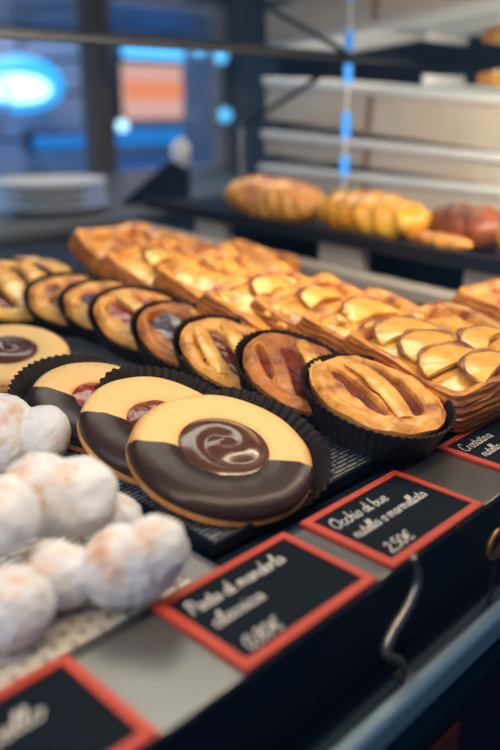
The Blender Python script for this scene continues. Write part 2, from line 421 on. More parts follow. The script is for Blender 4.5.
ring_cookie('undipped plain cookie with chocolate centre, farthest back of the ring cookies', (.252, .489, FZ + .0075), 11, -105, 'cream', None, cup=False, seed=4, hole=.020, R=.0435)

# ------------------------------------------------------------------ round and oval lattice tarts
def tart(label, loc, tilt, az, spin, a, bb, slits, jam, dough, cup=True, seed=0, cuph=.0175, name='lattice_tart', hgt=.020, strips=()):
    """slits: (x, y, half length, half width, turn, bend, floor) in units of the half axes; the jam shows where the dough sinks"""
    t = thing(name, label, 'tart', loc, lean(tilt, az, spin), 'jam tarts on the black tray')
    if cup:
        b = MB(); fluted_cup(b, a + .0048, bb + .0048, cuph + .0016, .03, n=48, amp=.0010, bz=-.0006); b.build('paper_cup', M['paper_cup'], t)
    H = hgt
    def wob(p):
        k = 1 + fb(p, 45, .035, seed)
        return (p.x * k, p.y * k, p.z)
    b = MB(); NT = 160; rows = []
    for r, z in ((a * .78, .0006), (a * .86, .003), (a * .95, H * .5), (a * 1.0, H * .78)):
        rows.append([(r * math.cos(2 * PI * j / NT), (bb - (a - r)) * math.sin(2 * PI * j / NT), z) for j in range(NT)])
    NR = 60
    for i in range(NR + 1):
        q = max(.004, 1 - i / NR); row = []
        for j in range(NT):
            th = 2 * PI * j / NT
            ux, uy = q * math.cos(th), q * math.sin(th)
            h = H * (.80 + .11 * math.sin(PI * min(1, max(0, (1 - q) / .28))) + .23 * (1 - q ** 2) ** .6)
            if i == 0: h = H * .88
            for (sx, sy, ln, wd, tn, bend, fl) in slits:
                ca, sa = math.cos(math.radians(tn)), math.sin(math.radians(tn))
                dx, dy = ux - sx, uy - sy
                u_, v_ = (dx * ca + dy * sa) / ln, (-dx * sa + dy * ca)
                v_ = (v_ - bend * (1 - u_ * u_)) / wd
                e = math.sqrt(u_ ** 4 + v_ ** 2) if abs(u_) < 1.6 else 9
                k = min(1, max(0, (1.20 - e) / .34)); k = k * k * (3 - 2 * k)
                lip = max(0, 1 - abs(e - 1.45) / .45) * .045
                h = h * (1 - k) + H * fl * k + H * lip
            x, y = a * ux, bb * uy
            h += fb((x, y, .1), 70, .0016, seed) + fb((x, y, .1), 190, .0006, seed)
            row.append((x, y, h))
        rows.append(row)
    b.grid(rows, True, False, True, True); b.warp(wob); b.build('crust', dough, t)
    b = MB(); rows = []
    for q in (0.02, .25, .5, .75, 1.0):
        rows.append([(a * .74 * q * math.cos(2 * PI * j / 64), bb * .74 * q * math.sin(2 * PI * j / 64), H * .87 + fb((q * math.cos(j * .1), q * math.sin(j * .1), 0), 4, .0012, seed)) for j in range(64)])
    b.grid(rows, True, False, True); b.build('jam', jam, t)
    for k, (p, w, fl) in enumerate(strips):
        pts = smooth_path([(x * a, y * bb, H * (.93 + .16 * (1 - (min(1, math.hypot(x, y))) ** 2)) + z * .001) for x, y, z in p], 8)
        b = MB(); b.tube(pts, lambda u: w * (.70 + .35 * math.sin(PI * min(1, max(0, u)))), 14, fl)
        b.warp(lambda p_: (p_.x + fb(p_, 60, .0012, k + seed), p_.y + fb(p_, 60, .0012, k + 3 + seed), p_.z + fb(p_, 90, .0010, k + 5 + seed)))
        b.build('dough_strip', M['dough_pale'], t)
    return t
def B_(x0, y0, x1, y1, bow=0, w=.008, fl=.34):
    mx, my = (x0 + x1) / 2, (y0 + y1) / 2
    nx, ny = -(y1 - y0), (x1 - x0)
    return ([(x0, y0, 0), (x0 * .65 + x1 * .35 + nx * bow * .8, y0 * .65 + y1 * .35 + ny * bow * .8, 1), (x0 * .35 + x1 * .65 + nx * bow * .8, y0 * .35 + y1 * .65 + ny * bow * .8, 1), (x1, y1, 0)], w, fl)
# local x runs along each tart's long axis, towards the front of the case; local y points to the right rear
J = .42
tart('oval jam tart with two slits in a deep black cup, nearest the front signs', (.3455, .2400, FZ + .0078), 7, -96, -116, .0490, .0350,
     [(-.04, .30, .68, .15, -3, .08, J), (-.02, -.34, .62, .12, 3, -.02, J)], M['jam_dark'], M['dough'], seed=1, cuph=.0185, name='oval_tart', hgt=.0215,
     strips=[B_(-.76, .02, .76, -.04, .05, .0064, .30)])
tart('tart with brown crust strips and jam gaps, directly behind the oval tart', (.343, .297, FZ + .0118), 18, -84, -124, .0450, .0365,
     [(.0, .50, .46, .22, 0, .04, .66), (.10, -.12, .66, .17, 0, .04, J), (-.1, -.64, .4, .08, 0, 0, J)], M['jam_dark'], M['dough_brown'], seed=2, hgt=.0175, cuph=.0150,
     strips=[B_(-.80, .22, .80, .20, .02, .0060)])
tart('tart with three pale glazed strips over red jam, third from the front', (.342, .354, FZ + .0118), 18, -90, -116, .0440, .0360,
     [(.15, .36, .62, .17, -6, .03, J), (.05, -.18, .62, .15, 8, -.02, J), (-.1, .72, .3, .06, 0, 0, J)], M['jam_dark'], M['dough'], seed=3, hgt=.0175, cuph=.0150,
     strips=[B_(-.78, .10, .76, .14, -.04, .0058), B_(-.66, -.50, .66, -.48, -.05, .0055)])
tart('tart with dark blueberry filling and two spread strips, fourth from the front', (.349, .407, FZ + .0118), 18, -96, -110, .0440, .0360,
     [(-.08, -.20, .66, .34, 28, .04, J), (.10, .52, .50, .15, 0, .05, J)], M['jam_blue'], M['dough_brown'], seed=4, hgt=.0175, cuph=.0150,
     strips=[B_(-.66, .42, .76, .02, .05, .0058)])
tart('tart with a glossy diagonal strip over bright red jam, fifth from the front', (.355, .465, FZ + .0122), 18, -104, -108, .0455, .0370,
     [(.0, -.34, .60, .21, 24, .0, J), (-.05, .42, .60, .20, 22, .03, J)], M['jam_red'], M['dough'], seed=5, hgt=.0175, cuph=.0150,
     strips=[B_(-.70, -.26, .72, .28, .0, .0065)])
tart('small lattice tart with plum gaps partly hidden, sixth from the front', (.364, .521, FZ + .0110), 16, -106, -108, .0430, .0370,
     [(-.30, -.30, .26, .22, 40, 0, J), (.32, -.28, .26, .20, -40, 0, J), (-.1, .42, .42, .17, 0, 0, J)], M['jam_blue'], M['dough'], seed=6, hgt=.0165, cuph=.0145)
tart('lattice tart with triangular gaps in a black cup, seventh from the front', (.357, .563, FZ + .0112), 16.5, -110, -110, .0430, .0370,
     [(-.32, .10, .22, .20, 55, 0, J), (.12, .42, .25, .17, -20, 0, J), (.20, -.32, .32, .17, 35, 0, J), (-.42, -.42, .2, .13, -40, 0, J)], M['jam_dark'], M['dough'], seed=7, hgt=.0165, cuph=.0145)
tart('wide tart with broad pale glazed strips, last of the row at the tray back', (.331, .625, FZ + .0130), 18, -110, -100, .052, .0425,
     [(.0, -.28, .7, .14, 0, 0, J), (.0, .30, .7, .13, 0, .03, J)], M['jam_dark'], M['dough_pale'], seed=8, hgt=.0185, cuph=.0155,
     strips=[B_(-.86, .0, .86, .02, .0, .0100), B_(-.7, .62, .7, .60, .0, .0085)])
tart('flat golden tart without cup, behind the black cup lattice tarts', (.395, .700, FZ + .0050), 8, -100, -100, .046, .040,
     [(.0, .0, .6, .14, 0, 0, J)], M['jam_dark'], M['dough_pale'], cup=False, seed=9)

# ------------------------------------------------------------------ rectangular puff tarts
def rr(a, b, r, n=30):
    """rounded rectangle outline, 4*n points"""
    out = []
    for k, (sx, sy) in enumerate(((1, 1), (-1, 1), (-1, -1), (1, -1))):
        nxt = ((1, 1), (-1, 1), (-1, -1), (1, -1))[(k + 1) % 4]
        for j in range(8):
            th = PI / 2 * k + PI / 2 * j / 8
            out.append((sx * (a - r) + r * math.cos(th), sy * (b - r) + r * math.sin(th)))
        e0 = (sx * (a - r) + r * math.cos(PI / 2 * (k + 1)), sy * (b - r) + r * math.sin(PI / 2 * (k + 1)))
        e1 = (nxt[0] * (a - r) + r * math.cos(PI / 2 * (k + 1)), nxt[1] * (b - r) + r * math.sin(PI / 2 * (k + 1)))
        for j in range(n - 8):
            u = j / (n - 8); out.append((e0[0] + (e1[0] - e0[0]) * u, e0[1] + (e1[1] - e0[1]) * u))
    return out
def apple_slice(parent, x, y, rot, z, r, seed, tilt=4):
    # half-moon cut, curved edge towards -x before turning
    b = MB(); rows = []
    n = 28
    th = [PI * .44 + PI * 1.12 * j / n for j in range(n + 1)]
    def P(q, j, zz): return Vector((r * q * math.cos(th[j]) + r * .25, r * .92 * q * math.sin(th[j]), zz + .0010 * (1 - q * q) + fb((q * math.cos(th[j]), q * math.sin(th[j]), 0), 3, .0009, seed)))
    for q, z_ in ((.02, .0024), (.35, .0026), (.7, .0026), (.93, .0023), (1.0, .0016), (1.0, .0002), (.9, 0), (.02, 0)):
        rows.append([P(q, j, z_) for j in range(n + 1)])
    b.grid(rows, False, False); 
    for e in (0, n): b.add([rw[e] for rw in rows], [tuple(range(len(rows)))])
    o = b.build('apple_slice', M['apple'], parent)
    o.matrix_local = Matrix.Translation((x, y, z)) @ Matrix.Rotation(math.radians(rot), 4, 'Z') @ Matrix.Rotation(math.radians(tilt), 4, 'Y')
    b = MB(); pts = [P(1.0, j, .0016) for j in range(2, n - 1)]
    b.tube(pts, lambda u: .0004 + .0015 * math.sin(PI * u) ** .6 * (1 + .5 * math.sin(u * 17 + seed * 3)), 8, .8)
    b.build('browned_edge', M['peel'], o)
def puff_tart(label, loc, tilt, az, spin, a, b_, slices, fill='custard', seed=0, H=.024, sunk=.004, name='apple_puff_tart', rim=.011, dabs=6):
    t = thing(name, label, 'pastry', loc, lean(tilt, az, spin), 'rectangular puff tarts on the black tray')
    L = 20; rows = []
    base = rr(a, b_, .008)
    N = len(base)
    def ring(ins, z, k, amp):
        row = []
        for j, (x, y) in enumerate(base):
            ln = math.hypot(x, y); 
            d = ins + fb((x * .5, y * .5, k * 1.3), 60, amp, seed) + fb((x, y, k * 2.1), 130, amp * .45, seed)
            sx = x * (1 - d / a); sy = y * (1 - d / b_)
            row.append((sx, sy, z + fb((x, y, 0), 28, .0032, seed) * (z / H) + fb((x, y, k), 90, .0008, seed)))
        return row
    rows.append(ring(.006, .0008, 0, .0005))
    for k in range(L):
        z = .001 + (H - .002) * k / (L - 1)
        bulge = -.0018 * math.sin(PI * k / (L - 1))
        rows.append(ring(.0022 + bulge + .0022 * (k / L) ** 2, z, k, .0008))
    rows.append(ring(.0048, H + .0008, 3, .001)); rows.append(ring(rim * .7, H + .0010, 3.2, .001))
    rows.append(ring(rim, H - .0006, 3.4, .001)); rows.append(ring(rim + .003, H - sunk - .002, 3.5, .001))
    b = MB(); b.grid(rows[:L + 2], True, False, True, False); b.build('puff_base', M['layers'], t)
    b = MB(); b.grid(rows[L + 1:], True); b.build('crimped_rim', M['rim_dough'], t)
    # filling: softly lumpy top
    b = MB(); rows = []; inner = rr(a - rim - .0005, b_ - rim - .0005, .010)
    for q in (1.0, .85, .65, .45, .25, .02):
        rows.append([(x * q, y * q, H - sunk + .0022 * (1 - q ** 2) + fb((x * q, y * q, 0), 55, .0026, seed + 4)) for x, y in inner])
    b.grid(rows, True, False, False, True); b.build('filling', M[fill], t)
    for k, (x, y, rot, r) in enumerate(slices):
        apple_slice(t, x * a, y * b_, rot, H - sunk + .0030 + .0006 * k, r, seed + k)
    rnd = random.Random(seed * 31 + 5)
    for k in range(dabs):
        b = MB(); r = rnd.uniform(.0022, .0046)
        b.lathe([(r * math.cos(u), r * .5 * math.sin(u)) for u in (0, .35, .75, 1.1, 1.45)], 14, cap0=True, cap1=True, sx=rnd.uniform(.8, 1.5))
        x, y = rnd.uniform(-.72, .72) * a, rnd.uniform(-.72, .72) * b_
        b.warp(lambda p: (p.x + x, p.y + y, p.z + H - sunk + .0055))
        b.build('glaze_drop', M['glaze'], t)
    return t
S1 = [(-.58, -.22, -10, .0235), (-.14, -.26, 4, .0225), (.30, -.34, -12, .0235), (.16, .36, 25, .019), (.66, -.10, 10, .021)]
S2 = [(-.45, .10, -12, .0240), (.10, -.30, 12, .0200), (.45, .25, -10, .019)]
S3 = [(-.42, .12, -4, .019), (.1, -.15, 24, .018)]
puff_tart('apple puff tart with three browned slices, nearest the front of the case', (.429, .2395, FZ + .0158), 11, -150, -104, .056, .050, S1, seed=1, H=.0225)
puff_tart('apple puff tart with big crescent slices, second from the front of its row', (.444, .301, FZ + .0150), 14.5, -108, -90, .050, .049, S2, seed=2, H=.0205)
puff_tart('caramel glazed puff tart with red drops, third from the front of its row', (.444, .350, FZ + .0182), 17, -102, -88, .050, .049, S3, 'custard_caramel', seed=3, H=.0195)
puff_tart('yellow custard puff tart with one peeping layered corner, fourth from the front', (.424, .383, FZ + .0232), 21.9, -103, -85, .050, .049, S3[:1], 'custard', seed=4, H=.0195)
puff_tart('pale yellow custard puff tart in the middle of the back group', (.448, .466, FZ + .0216), 21, -99, -84, .050, .049, [], 'custard', seed=5, dabs=12, H=.0195)
puff_tart('golden puff tart leaning under the tallest back tart', (.447, .545, FZ + .0222), 23, -88, -80, .050, .049, S3, 'custard', seed=6, H=.0195)
puff_tart('high rimmed frame shaped puff tart, farthest back of its row', (.493, .666, FZ + .0188), 21.5, -99, -97, .050, .049, [], 'custard_caramel', seed=7, H=.0225, sunk=.008, rim=.012)
puff_tart('small red glazed fruit puff behind the crescent apple tarts', (.566, .560, FZ + .010), 8, -110, -80, .046, .040, [], 'custard_red', seed=8, name='fruit_puff_tart', dabs=12)
puff_tart('pink glazed fruit puff at the rear corner of the apple tart tray', (.560, .680, FZ + .010), 8, -110, -80, .046, .040, [], 'custard_red', seed=10, name='fruit_puff_tart', dabs=12)
puff_tart('red fruit puff tart peeking out beyond the front apple tart', (.585, .262, FZ + .010), 8, -110, -100, .050, .042, [], 'custard_red', seed=9, name='fruit_puff_tart', dabs=10)

# ------------------------------------------------------------------ sugar dusted puffs
def sugar_puff(label, c, lobes, seed, squash=1.0):
    """one lumpy pastry: lobes = list of (offset, radii) blended outward from the middle"""
    bm = bmesh.new(); bmesh.ops.create_icosphere(bm, subdivisions=5, radius=1)
    for v in bm.verts:
        d = v.co.normalized(); vals = []
        for (o, r) in lobes:
            o = Vector(o); A = sum((d[i] / r[i]) ** 2 for i in range(3)); Bq = -2 * sum(d[i] * o[i] / r[i] ** 2 for i in range(3))
            Cq = sum((o[i] / r[i]) ** 2 for i in range(3)) - 1
            disc = Bq * Bq - 4 * A * Cq
            vals.append((-Bq + math.sqrt(disc)) / (2 * A) if disc > 0 else .004)
        s = max(vals)
        s = sum(x * x ** 7 for x in vals) / max(1e-30, sum(x ** 7 for x in vals)) if len(vals) > 1 and min(vals) > 0 else s
        s *= 1 + noise.noise(d * 2.2 + Vector((seed * 3.7, seed, 0))) * .06 + noise.noise(d * 5 + Vector((seed, 0, seed * 2))) * .034 + noise.noise(d * 13 + Vector((0, seed, seed * 2))) * .012
        v.co = d * s
    zmin = min(v.co.z for v in bm.verts)
    me = bpy.data.meshes.new('sugar_puff'); bm.to_mesh(me); bm.free()
    me.polygons.foreach_set('use_smooth', [True] * len(me.polygons)); me.materials.append(M['sugar'])
    o = bpy.data.objects.new('sugar_puff', me); COL.objects.link(o); o.location = c
    return tag(o, label, 'pastry', 'powdered sugar puffs on the woven mat')
def along(l, w, h, azd, n=0):
    """ellipsoid radii are axis aligned; helper gives a chain of lobes along azimuth azd"""
    a = math.radians(azd); u = Vector((math.cos(a), math.sin(a), 0))
    return u
u = along(0, 0, 0, -46)      # left to right as the customer sees it
def chain(offs, radii): return [(tuple(u * x + Vector((0, 0, z))), r) for (x, z), r in zip(offs, radii)]
sugar_puff('sugar puff with two lobes lying nearest the jam cookies, farthest back', (.1780, .3450, FZ + .0200), chain([(-.008, .001), (.014, .000)], [(.0205, .0205, .0200), (.0145, .0145, .0155)]), 1)
sugar_puff('big egg shaped sugar puff resting on the middle of the heap', (.1473, .2539, 1.0480), chain([(-.007, 0), (.007, 0)], [(.0180, .0170, .0180), (.0175, .0165, .0165)]), 2)
sugar_puff('sugar puff with toasted underside perched highest of the heap', (.1130, .2389, 1.0590), [((0, 0, 0), (.0150, .0150, .0145))], 3)
sugar_puff('small sugar puff peeking out behind the big folded one', (.1690, .2482, FZ + .0118), [((0, 0, 0), (.0125, .0125, .0120))], 4)
sugar_puff('large folded sugar puff with a dimple lying nearest the middle sign', (.1502, .2068, FZ + .0185), chain([(-.006, -.002), (.006, .003), (.001, -.005)], [(.0170, .0150, .0160), (.0150, .0125, .0155), (.0150, .0120, .0125)]), 5.3)
sugar_puff('wrinkled sugar puff wedged low between the folded and the round one', (.1275, .2275, FZ + .0138), chain([(-.002, 0), (.004, -.001)], [(.0130, .0130, .0138), (.0115, .0115, .0125)]), 6)
sugar_puff('round sugar puff with a curved crease lying beside the lower sign', (.1050, .2203, FZ + .0148), [((0, 0, 0), (.0150, .0145, .0146))], 7.5)

# ------------------------------------------------------------------ signs
G = {
 'a': (.52, [[(.42, .42), (.25, .5), (.05, .3), (.1, .05), (.28, .03), (.42, .38), (.42, .1), (.54, .02)]]),
 'b': (.46, [[(.1, 1.0), (.06, .1), (.2, 0), (.38, .18), (.3, .45), (.1, .35)]]),
 'c': (.42, [[(.38, .42), (.22, .5), (.05, .26), (.14, .02), (.28, .01), (.44, .12)]]),
 'd': (.54, [[(.42, .40), (.25, .5), (.05, .3), (.1, .05), (.28, .03), (.42, .4), (.5, 1.0), (.44, .1), (.56, .02)]]),
 'e': (.42, [[(.05, .22), (.34, .3), (.28, .5), (.1, .42), (.06, .16), (.2, 0), (.44, .12)]]),
 'f': (.36, [[(.36, .9), (.26, 1.0), (.16, .7), (.12, -.3)], [(.02, .48), (.32, .5)]]),
 'g': (.5, [[(.42, .42), (.25, .5), (.05, .3), (.1, .08), (.28, .06), (.42, .42), (.38, -.3), (.1, -.3)]]),
 'h': (.48, [[(.08, 0), (.14, 1.0)], [(.08, .25), (.24, .5), (.36, .4), (.34, .08), (.48, .02)]]),
 'i': (.24, [[(.08, .5), (.07, .1), (.15, 0), (.26, .08)], [(.12, .70), (.12, .76)]]),
 'l': (.27, [[(.03, .12), (.2, .8), (.15, 1.0), (.07, .7), (.08, .1), (.17, 0), (.28, .1)]]),
 'm': (.74, [[(.06, .5), (.06, 0)], [(.06, .3), (.2, .5), (.3, .4), (.3, 0)], [(.3, .3), (.46, .5), (.56, .4), (.56, .08), (.7, .02)]]),
 'n': (.5, [[(.06, .5), (.06, 0)], [(.06, .3), (.22, .5), (.34, .4), (.34, .08), (.5, .02)]]),
 'o': (.44, [[(.24, .5), (.06, .34), (.08, .08), (.24, 0), (.38, .2), (.34, .44), (.22, .5), (.46, .42)]]),
 'p': (.46, [[(.08, .5), (.06, -.35)], [(.08, .35), (.24, .5), (.38, .3), (.28, .04), (.08, .1)]]),
 'r': (.36, [[(.06, .5), (.06, 0)], [(.06, .3), (.18, .48), (.32, .46)]]),
 's': (.36, [[(.3, .42), (.16, .5), (.08, .36), (.28, .2), (.2, .01), (.04, .06)]]),
 't': (.32, [[(.16, .85), (.1, .1), (.2, 0), (.32, .1)], [(.0, .52), (.3, .56)]]),
 'u': (.5, [[(.06, .5), (.06, .1), (.2, 0), (.36, .2), (.38, .5), (.38, .1), (.5, .02)]]),
 'C': (.7, [[(.62, .8), (.55, 1.0), (.3, .95), (.06, .5), (.15, .08), (.4, 0), (.66, .2)]]),
 'O': (.74, [[(.4, 1.0), (.1, .75), (.06, .3), (.28, 0), (.58, .2), (.64, .7), (.42, 1.0), (.3, .86), (.6, .9)]]),
 'P': (.62, [[(.2, .95), (.12, 0)], [(.02, .8), (.25, 1.0), (.55, .85), (.5, .55), (.18, .45)]]),
 'F': (.56, [[(.2, .95), (.12, 0)], [(.05, .92), (.55, 1.0)], [(.16, .5), (.4, .55)]]),
 '0': (.5, [[(.26, 1.0), (.06, .7), (.08, .2), (.24, 0), (.42, .3), (.42, .75), (.26, 1.0)]]),
 '2': (.5, [[(.08, .8), (.24, 1.0), (.42, .8), (.3, .45), (.06, .02), (.46, .04)]]),
 '5': (.5, [[(.42, 1.0), (.14, .98), (.1, .58), (.36, .55), (.42, .2), (.2, 0), (.04, .1)]]),
 '8': (.5, [[(.26, .52), (.1, .76), (.26, 1.0), (.4, .78), (.24, .52), (.06, .24), (.24, 0), (.44, .24), (.26, .52)]]),
 ',': (.2, [[(.12, .08), (.04, -.14)]]),
 '€': (.6, [[(.56, .86), (.36, 1.0), (.14, .6), (.2, .1), (.4, 0), (.56, .14)], [(.0, .6), (.42, .62)], [(.0, .4), (.4, .42)]]),
 ' ': (.3, []),
}
def lettering(text, x, y, size, stroke, parent, z, width=None):
    b = MB(); adv = sum(G[c][0] for c in text); k = width / (adv * size) if width else 1
    cx = 0
    for ch in text:
        w, strokes = G[ch]
        for s in strokes:
            pts = smooth_path([(x + (cx + px + .28 * py) * size * k, y + py * size, z) for px, py in s], 4)
            b.tube(pts, stroke, 6, .35)
        cx += w
    return b.build('lettering', M['chalk'], parent)
def price_sign(label, x, y, lines, w=.0740, h=.0500):
    t = thing('price_sign', label, 'sign', (x, y, DECK + .0041), None, 'black price signs with red borders')
    b = MB(); b.box((0, 0, 0), (w, h, .0012), .0003); b.build('sign_board', M['sign_black'], t, False)
    b = MB(); bw = .0036
    rows = []
    for d, z in ((-.0006, 0), (-.0006, .0016), (.0, .0020), (bw, .0020), (bw, .0011)):
        rows.append([(d, d, z), (w - d, d, z), (w - d, h - d, z), (d, h - d, z)])
    b.grid(rows, True); b.build('red_border', M['sign_red'], t, False)
    for (txt, lx, ly, sz, st, wd) in lines: lettering(txt, lx, ly, sz, st, t, .0015, wd)
    return t
YS = .1490
price_sign('black red bordered sign lying below the round sugar puff and woven mat', .0380, YS, [('Fagottello', .010, .030, .0085, .00040, .044)])
price_sign('black red bordered sign reading Pasta di mandorla beside the folded sugar puff', .1505, YS, [('Pasta di mandorla', .0065, .0345, .0080, .00036, .052), ('classica', .0080, .0230, .0075, .00036, .026), ('0,80€', .0080, .0062, .0068, .00034, .018)])
price_sign('black red bordered sign reading Occhio di bue below the swirl cookie', .2368, YS, [('Occhio di bue', .0065, .0345, .0080, .00034, .040), ('nutella o marmellata', .0075, .0235, .0072, .00034, .056), ('2,50€', .0080, .0064, .0066, .00034, .018)])
price_sign('black red bordered sign reading Crostatina below the oval tart', .3515, YS, [('Crostatina', .0065, .0350, .0080, .00030, .030), ('nutella o marmellata', .0085, .0245, .0070, .00030, .056), ('2,50€', .0080, .0064, .0066, .00034, .018)])

# ------------------------------------------------------------------ raised tray with croissants
SHROT = Matrix.Rotation(math.radians(-7.4), 3, 'Z')
SH = thing('raised_tray', 'black raised tray carrying the row of glazed croissants', 'tray', (.790, .600, DECK), SHROT)
b = MB(); b.box((-.090, -.34, .040), (.16, .34, .0455), .001); b.build('tray_top', M['tray_black'], SH, False)
b = MB(); b.box((-.094, -.344, .036), (-.088, .344, .0515), .001); b.build('tray_edge', M['dark_metal'], SH, False)
for yy in (-.27, -.06, .20):
    b = MB(); b.box((-.074, yy - .035, .0), (-.058, yy + .035, .040), .002); b.build('foot_block', M['carton'], SH, False)
b = MB(); b.box((-.122, -.36, .0004), (-.098, .36, .015), .002); tr = b.build('edge_strip', M['strip_tan'], None, False)
tr.matrix_world = Matrix.Translation((.790, .600, DECK)) @ SHROT.to_4x4()
tag(tr, 'tan metal edge strip running along the foot of the raised tray', 'strip')

def loaf(label, name, loc, L, R, m, seed, ridges=6, curve=0.0, group='glazed pastries on the raised tray', flat=.85, azd=-97.4, depth=.16):
    """long pastry lying on its side, rolled with slanting overlapping folds"""
    b = MB(); n = 26; N = 72; rows = []
    for i in range(N + 1):
        s = i / N; x = (s - .5) * L
        env = max(.05, math.sin(PI * min(1, max(0, s))) ** .30)
        row = []
        for j in range(n):
            th = 2 * PI * j / n
            ph = s * ridges + .10 * math.sin(th) * ridges / 3 + .04 * seed
            saw = (ph % 1.0)
            r = R * env * (1 - depth * .5 + depth * math.sin(PI * saw ** .6)) * (1 + fb((s * 3, math.cos(th), math.sin(th)), 1.6, .12, seed))
            row.append((x, r * math.cos(th) + curve * (1 - (2 * s - 1) ** 2), max(-.80 * R, r * flat * math.sin(th)) + R * .80))
        rows.append(row)
    b.grid(rows, True, False, True, True)
    o = b.build(name, m); o.matrix_world = Matrix.Translation(loc) @ Matrix.Rotation(math.radians(azd), 4, 'Z')
    return tag(o, label, 'pastry', group)
TZ = DECK + .0457
loaf('ridged golden croissant at the far left end of the raised tray', 'croissant', (.748, .690, TZ), .180, .030, M['flaky'], 1, 8, depth=.26)
loaf('shiny golden braided pastry beside the ridged croissant', 'braided_pastry', (.725, .518, TZ), .160, .0280, M['flaky_gold'], 2, 6, depth=.22)
loaf('dark brown baked pastry between the golden braid and the last pastry', 'dark_pastry', (.733, .400, TZ), .096, .026, M['flaky_dark'], 3, 3)
loaf('bright orange glazed pastry at the near end of the raised tray', 'glazed_pastry', (.700, .306, TZ), .084, .028, M['flaky_gold'], 4, 3)
loaf('low flaky strip lying in front of the dark pastry', 'flaky_strip', (.702, .415, TZ), .080, .0095, M['flaky'], 5, 4)

# ------------------------------------------------------------------ cartons behind the croissants
def carton(label, loc, dims, roll, yaw=-7.4, tape=True):
    t = thing('pastry_carton', label, 'box', loc, Matrix.Rotation(math.radians(yaw), 3, 'Z') @ Matrix.Rotation(math.radians(roll), 3, 'X'), 'cream cartons behind the croissants')
    dx, dy, dz = dims
    b = MB(); b.box((0, -dy / 2, 0), (dx, dy / 2, dz), .003); b.build('carton_body', M['carton'], t)
    b = MB(); b.box((-.006, -dy / 2 - .003, dz - .009), (dx + .002, dy / 2 + .003, dz + .002), .002); b.build('lid_edge', M['carton_edge'], t)
    if tape:
        b = MB(); b.box((-.0008, -.006, .002), (.001, .006, dz - .010)); b.build('tape', M['tape'], t)
    return t
carton('lowest cream carton of the stack behind the croissants', (.905, .660, TZ), (.13, .46, .046), 0)
carton('middle cream carton of the stack behind the croissants', (.905, .660, TZ + .0570), (.13, .45, .034), 2.0)
carton('tilted top carton of the stack with a broad white lid edge', (.905, .660, TZ + .1022), (.13, .45, .060), 4.0)
t = thing('paper_tray', 'white paper tray under the orange pastry on top of the cartons', 'tray', (.985, .525, TZ + .158), Matrix.Rotation(math.radians(4), 3, 'X'))
b = MB(); b.box((-.05, -.06, 0), (.05, .075, .003), .001); b.build('paper_base', M['paper'], t)
b = MB(); b.box((-.05, .068, .003), (.05, .075, .014), .001); b.build('paper_edge', M['paper'], t)
loaf('orange pastry on the paper tray above the cartons', 'orange_pastry', (.985, .505, TZ + .1615), .085, .013, M['flaky_gold'], 6, 3, group=None)

t = thing('light_strip', 'thin rod with three blue lit segments standing before the cartons', 'light', (.856, .660, TZ))  # added rod, its glow imitates blue reflections in the glass
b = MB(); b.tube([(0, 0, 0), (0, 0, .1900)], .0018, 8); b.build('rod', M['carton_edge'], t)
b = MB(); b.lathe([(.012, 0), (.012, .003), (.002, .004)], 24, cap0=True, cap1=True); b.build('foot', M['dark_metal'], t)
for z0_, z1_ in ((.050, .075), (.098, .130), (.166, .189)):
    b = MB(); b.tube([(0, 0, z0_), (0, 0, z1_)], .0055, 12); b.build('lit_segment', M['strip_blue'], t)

# ------------------------------------------------------------------ back ledge objects
def plate_stack(x, y, z, n, label, R=.094, gap=.008):
    out = []
    for k in range(n):
        b = MB(); b.lathe([(.05, 0), (.055, .0), (.060, .003), (R - .004, .011), (R, .0135), (R - .001, .0150), (R - .008, .0132), (.062, .0058), (.001, .0050)], 64, cap0=True, cap1=True)
        o = b.build('plate', M['plate']); o.location = (x, y, z + k * gap); out.append(tag(o, label[k], 'plate', 'china plates on the back ledge'))
    return out
plate_stack(.712, 1.165, 1.0302, 4, ['lowest white plate of the taller stack behind the trays', 'second lowest white plate of the taller stack behind the trays', 'second highest white plate of the taller stack behind the trays', 'topmost white plate of the taller stack behind the trays'], gap=.0125)
plate_stack(.540, 1.275, 1.0302, 2, ['lower white plate of the short stack beside the taller one', 'upper white plate of the short stack beside the taller one'], gap=.0125)
# dark wedge shaped cake stand with tissue
t = thing('cake_slice_holder', 'dark wedge shaped holder standing beside the raised tray end', 'holder', (.925, 1.125, 1.0302), Matrix.Rotation(math.radians(-46), 3, 'Z'))
b = MB(); b.add([(x, y, z) for y in (-.03, .03) for x, z in ((-.075, 0), (.045, 0), (.045, .06), (.015, .075))], [(0, 1, 2, 3), (7, 6, 5, 4), (0, 4, 5, 1), (1, 5, 6, 2), (2, 6, 7, 3), (3, 7, 4, 0)])
b.build('wedge', M['navy'], t, False)
b = MB(); b.tube([(-.075, -.032, .002), (.015, -.032, .077), (.045, -.032, .062)], .0025, 8); b.build('wire_edge', M['dark_metal'], t)
bm = bmesh.new(); bmesh.ops.create_icosphere(bm, subdivisions=4, radius=1)
for v in bm.verts:
    d = v.co.normalized(); s = 1 + .32 * noise.noise(d * 3) + .2 * abs(noise.noise(d * 7)); v.co = Vector((d.x * .017 * s, d.y * .015 * s, d.z * .024 * s))
me = bpy.data.meshes.new('crumpled_tissue'); bm.to_mesh(me); bm.free(); me.materials.append(M['paper'])
o = bpy.data.objects.new('crumpled_tissue', me); COL.objects.link(o); o.location = (.945, 1.10, 1.117)
tag(o, 'crumpled white tissue on top of the dark wedge holder', 'tissue')
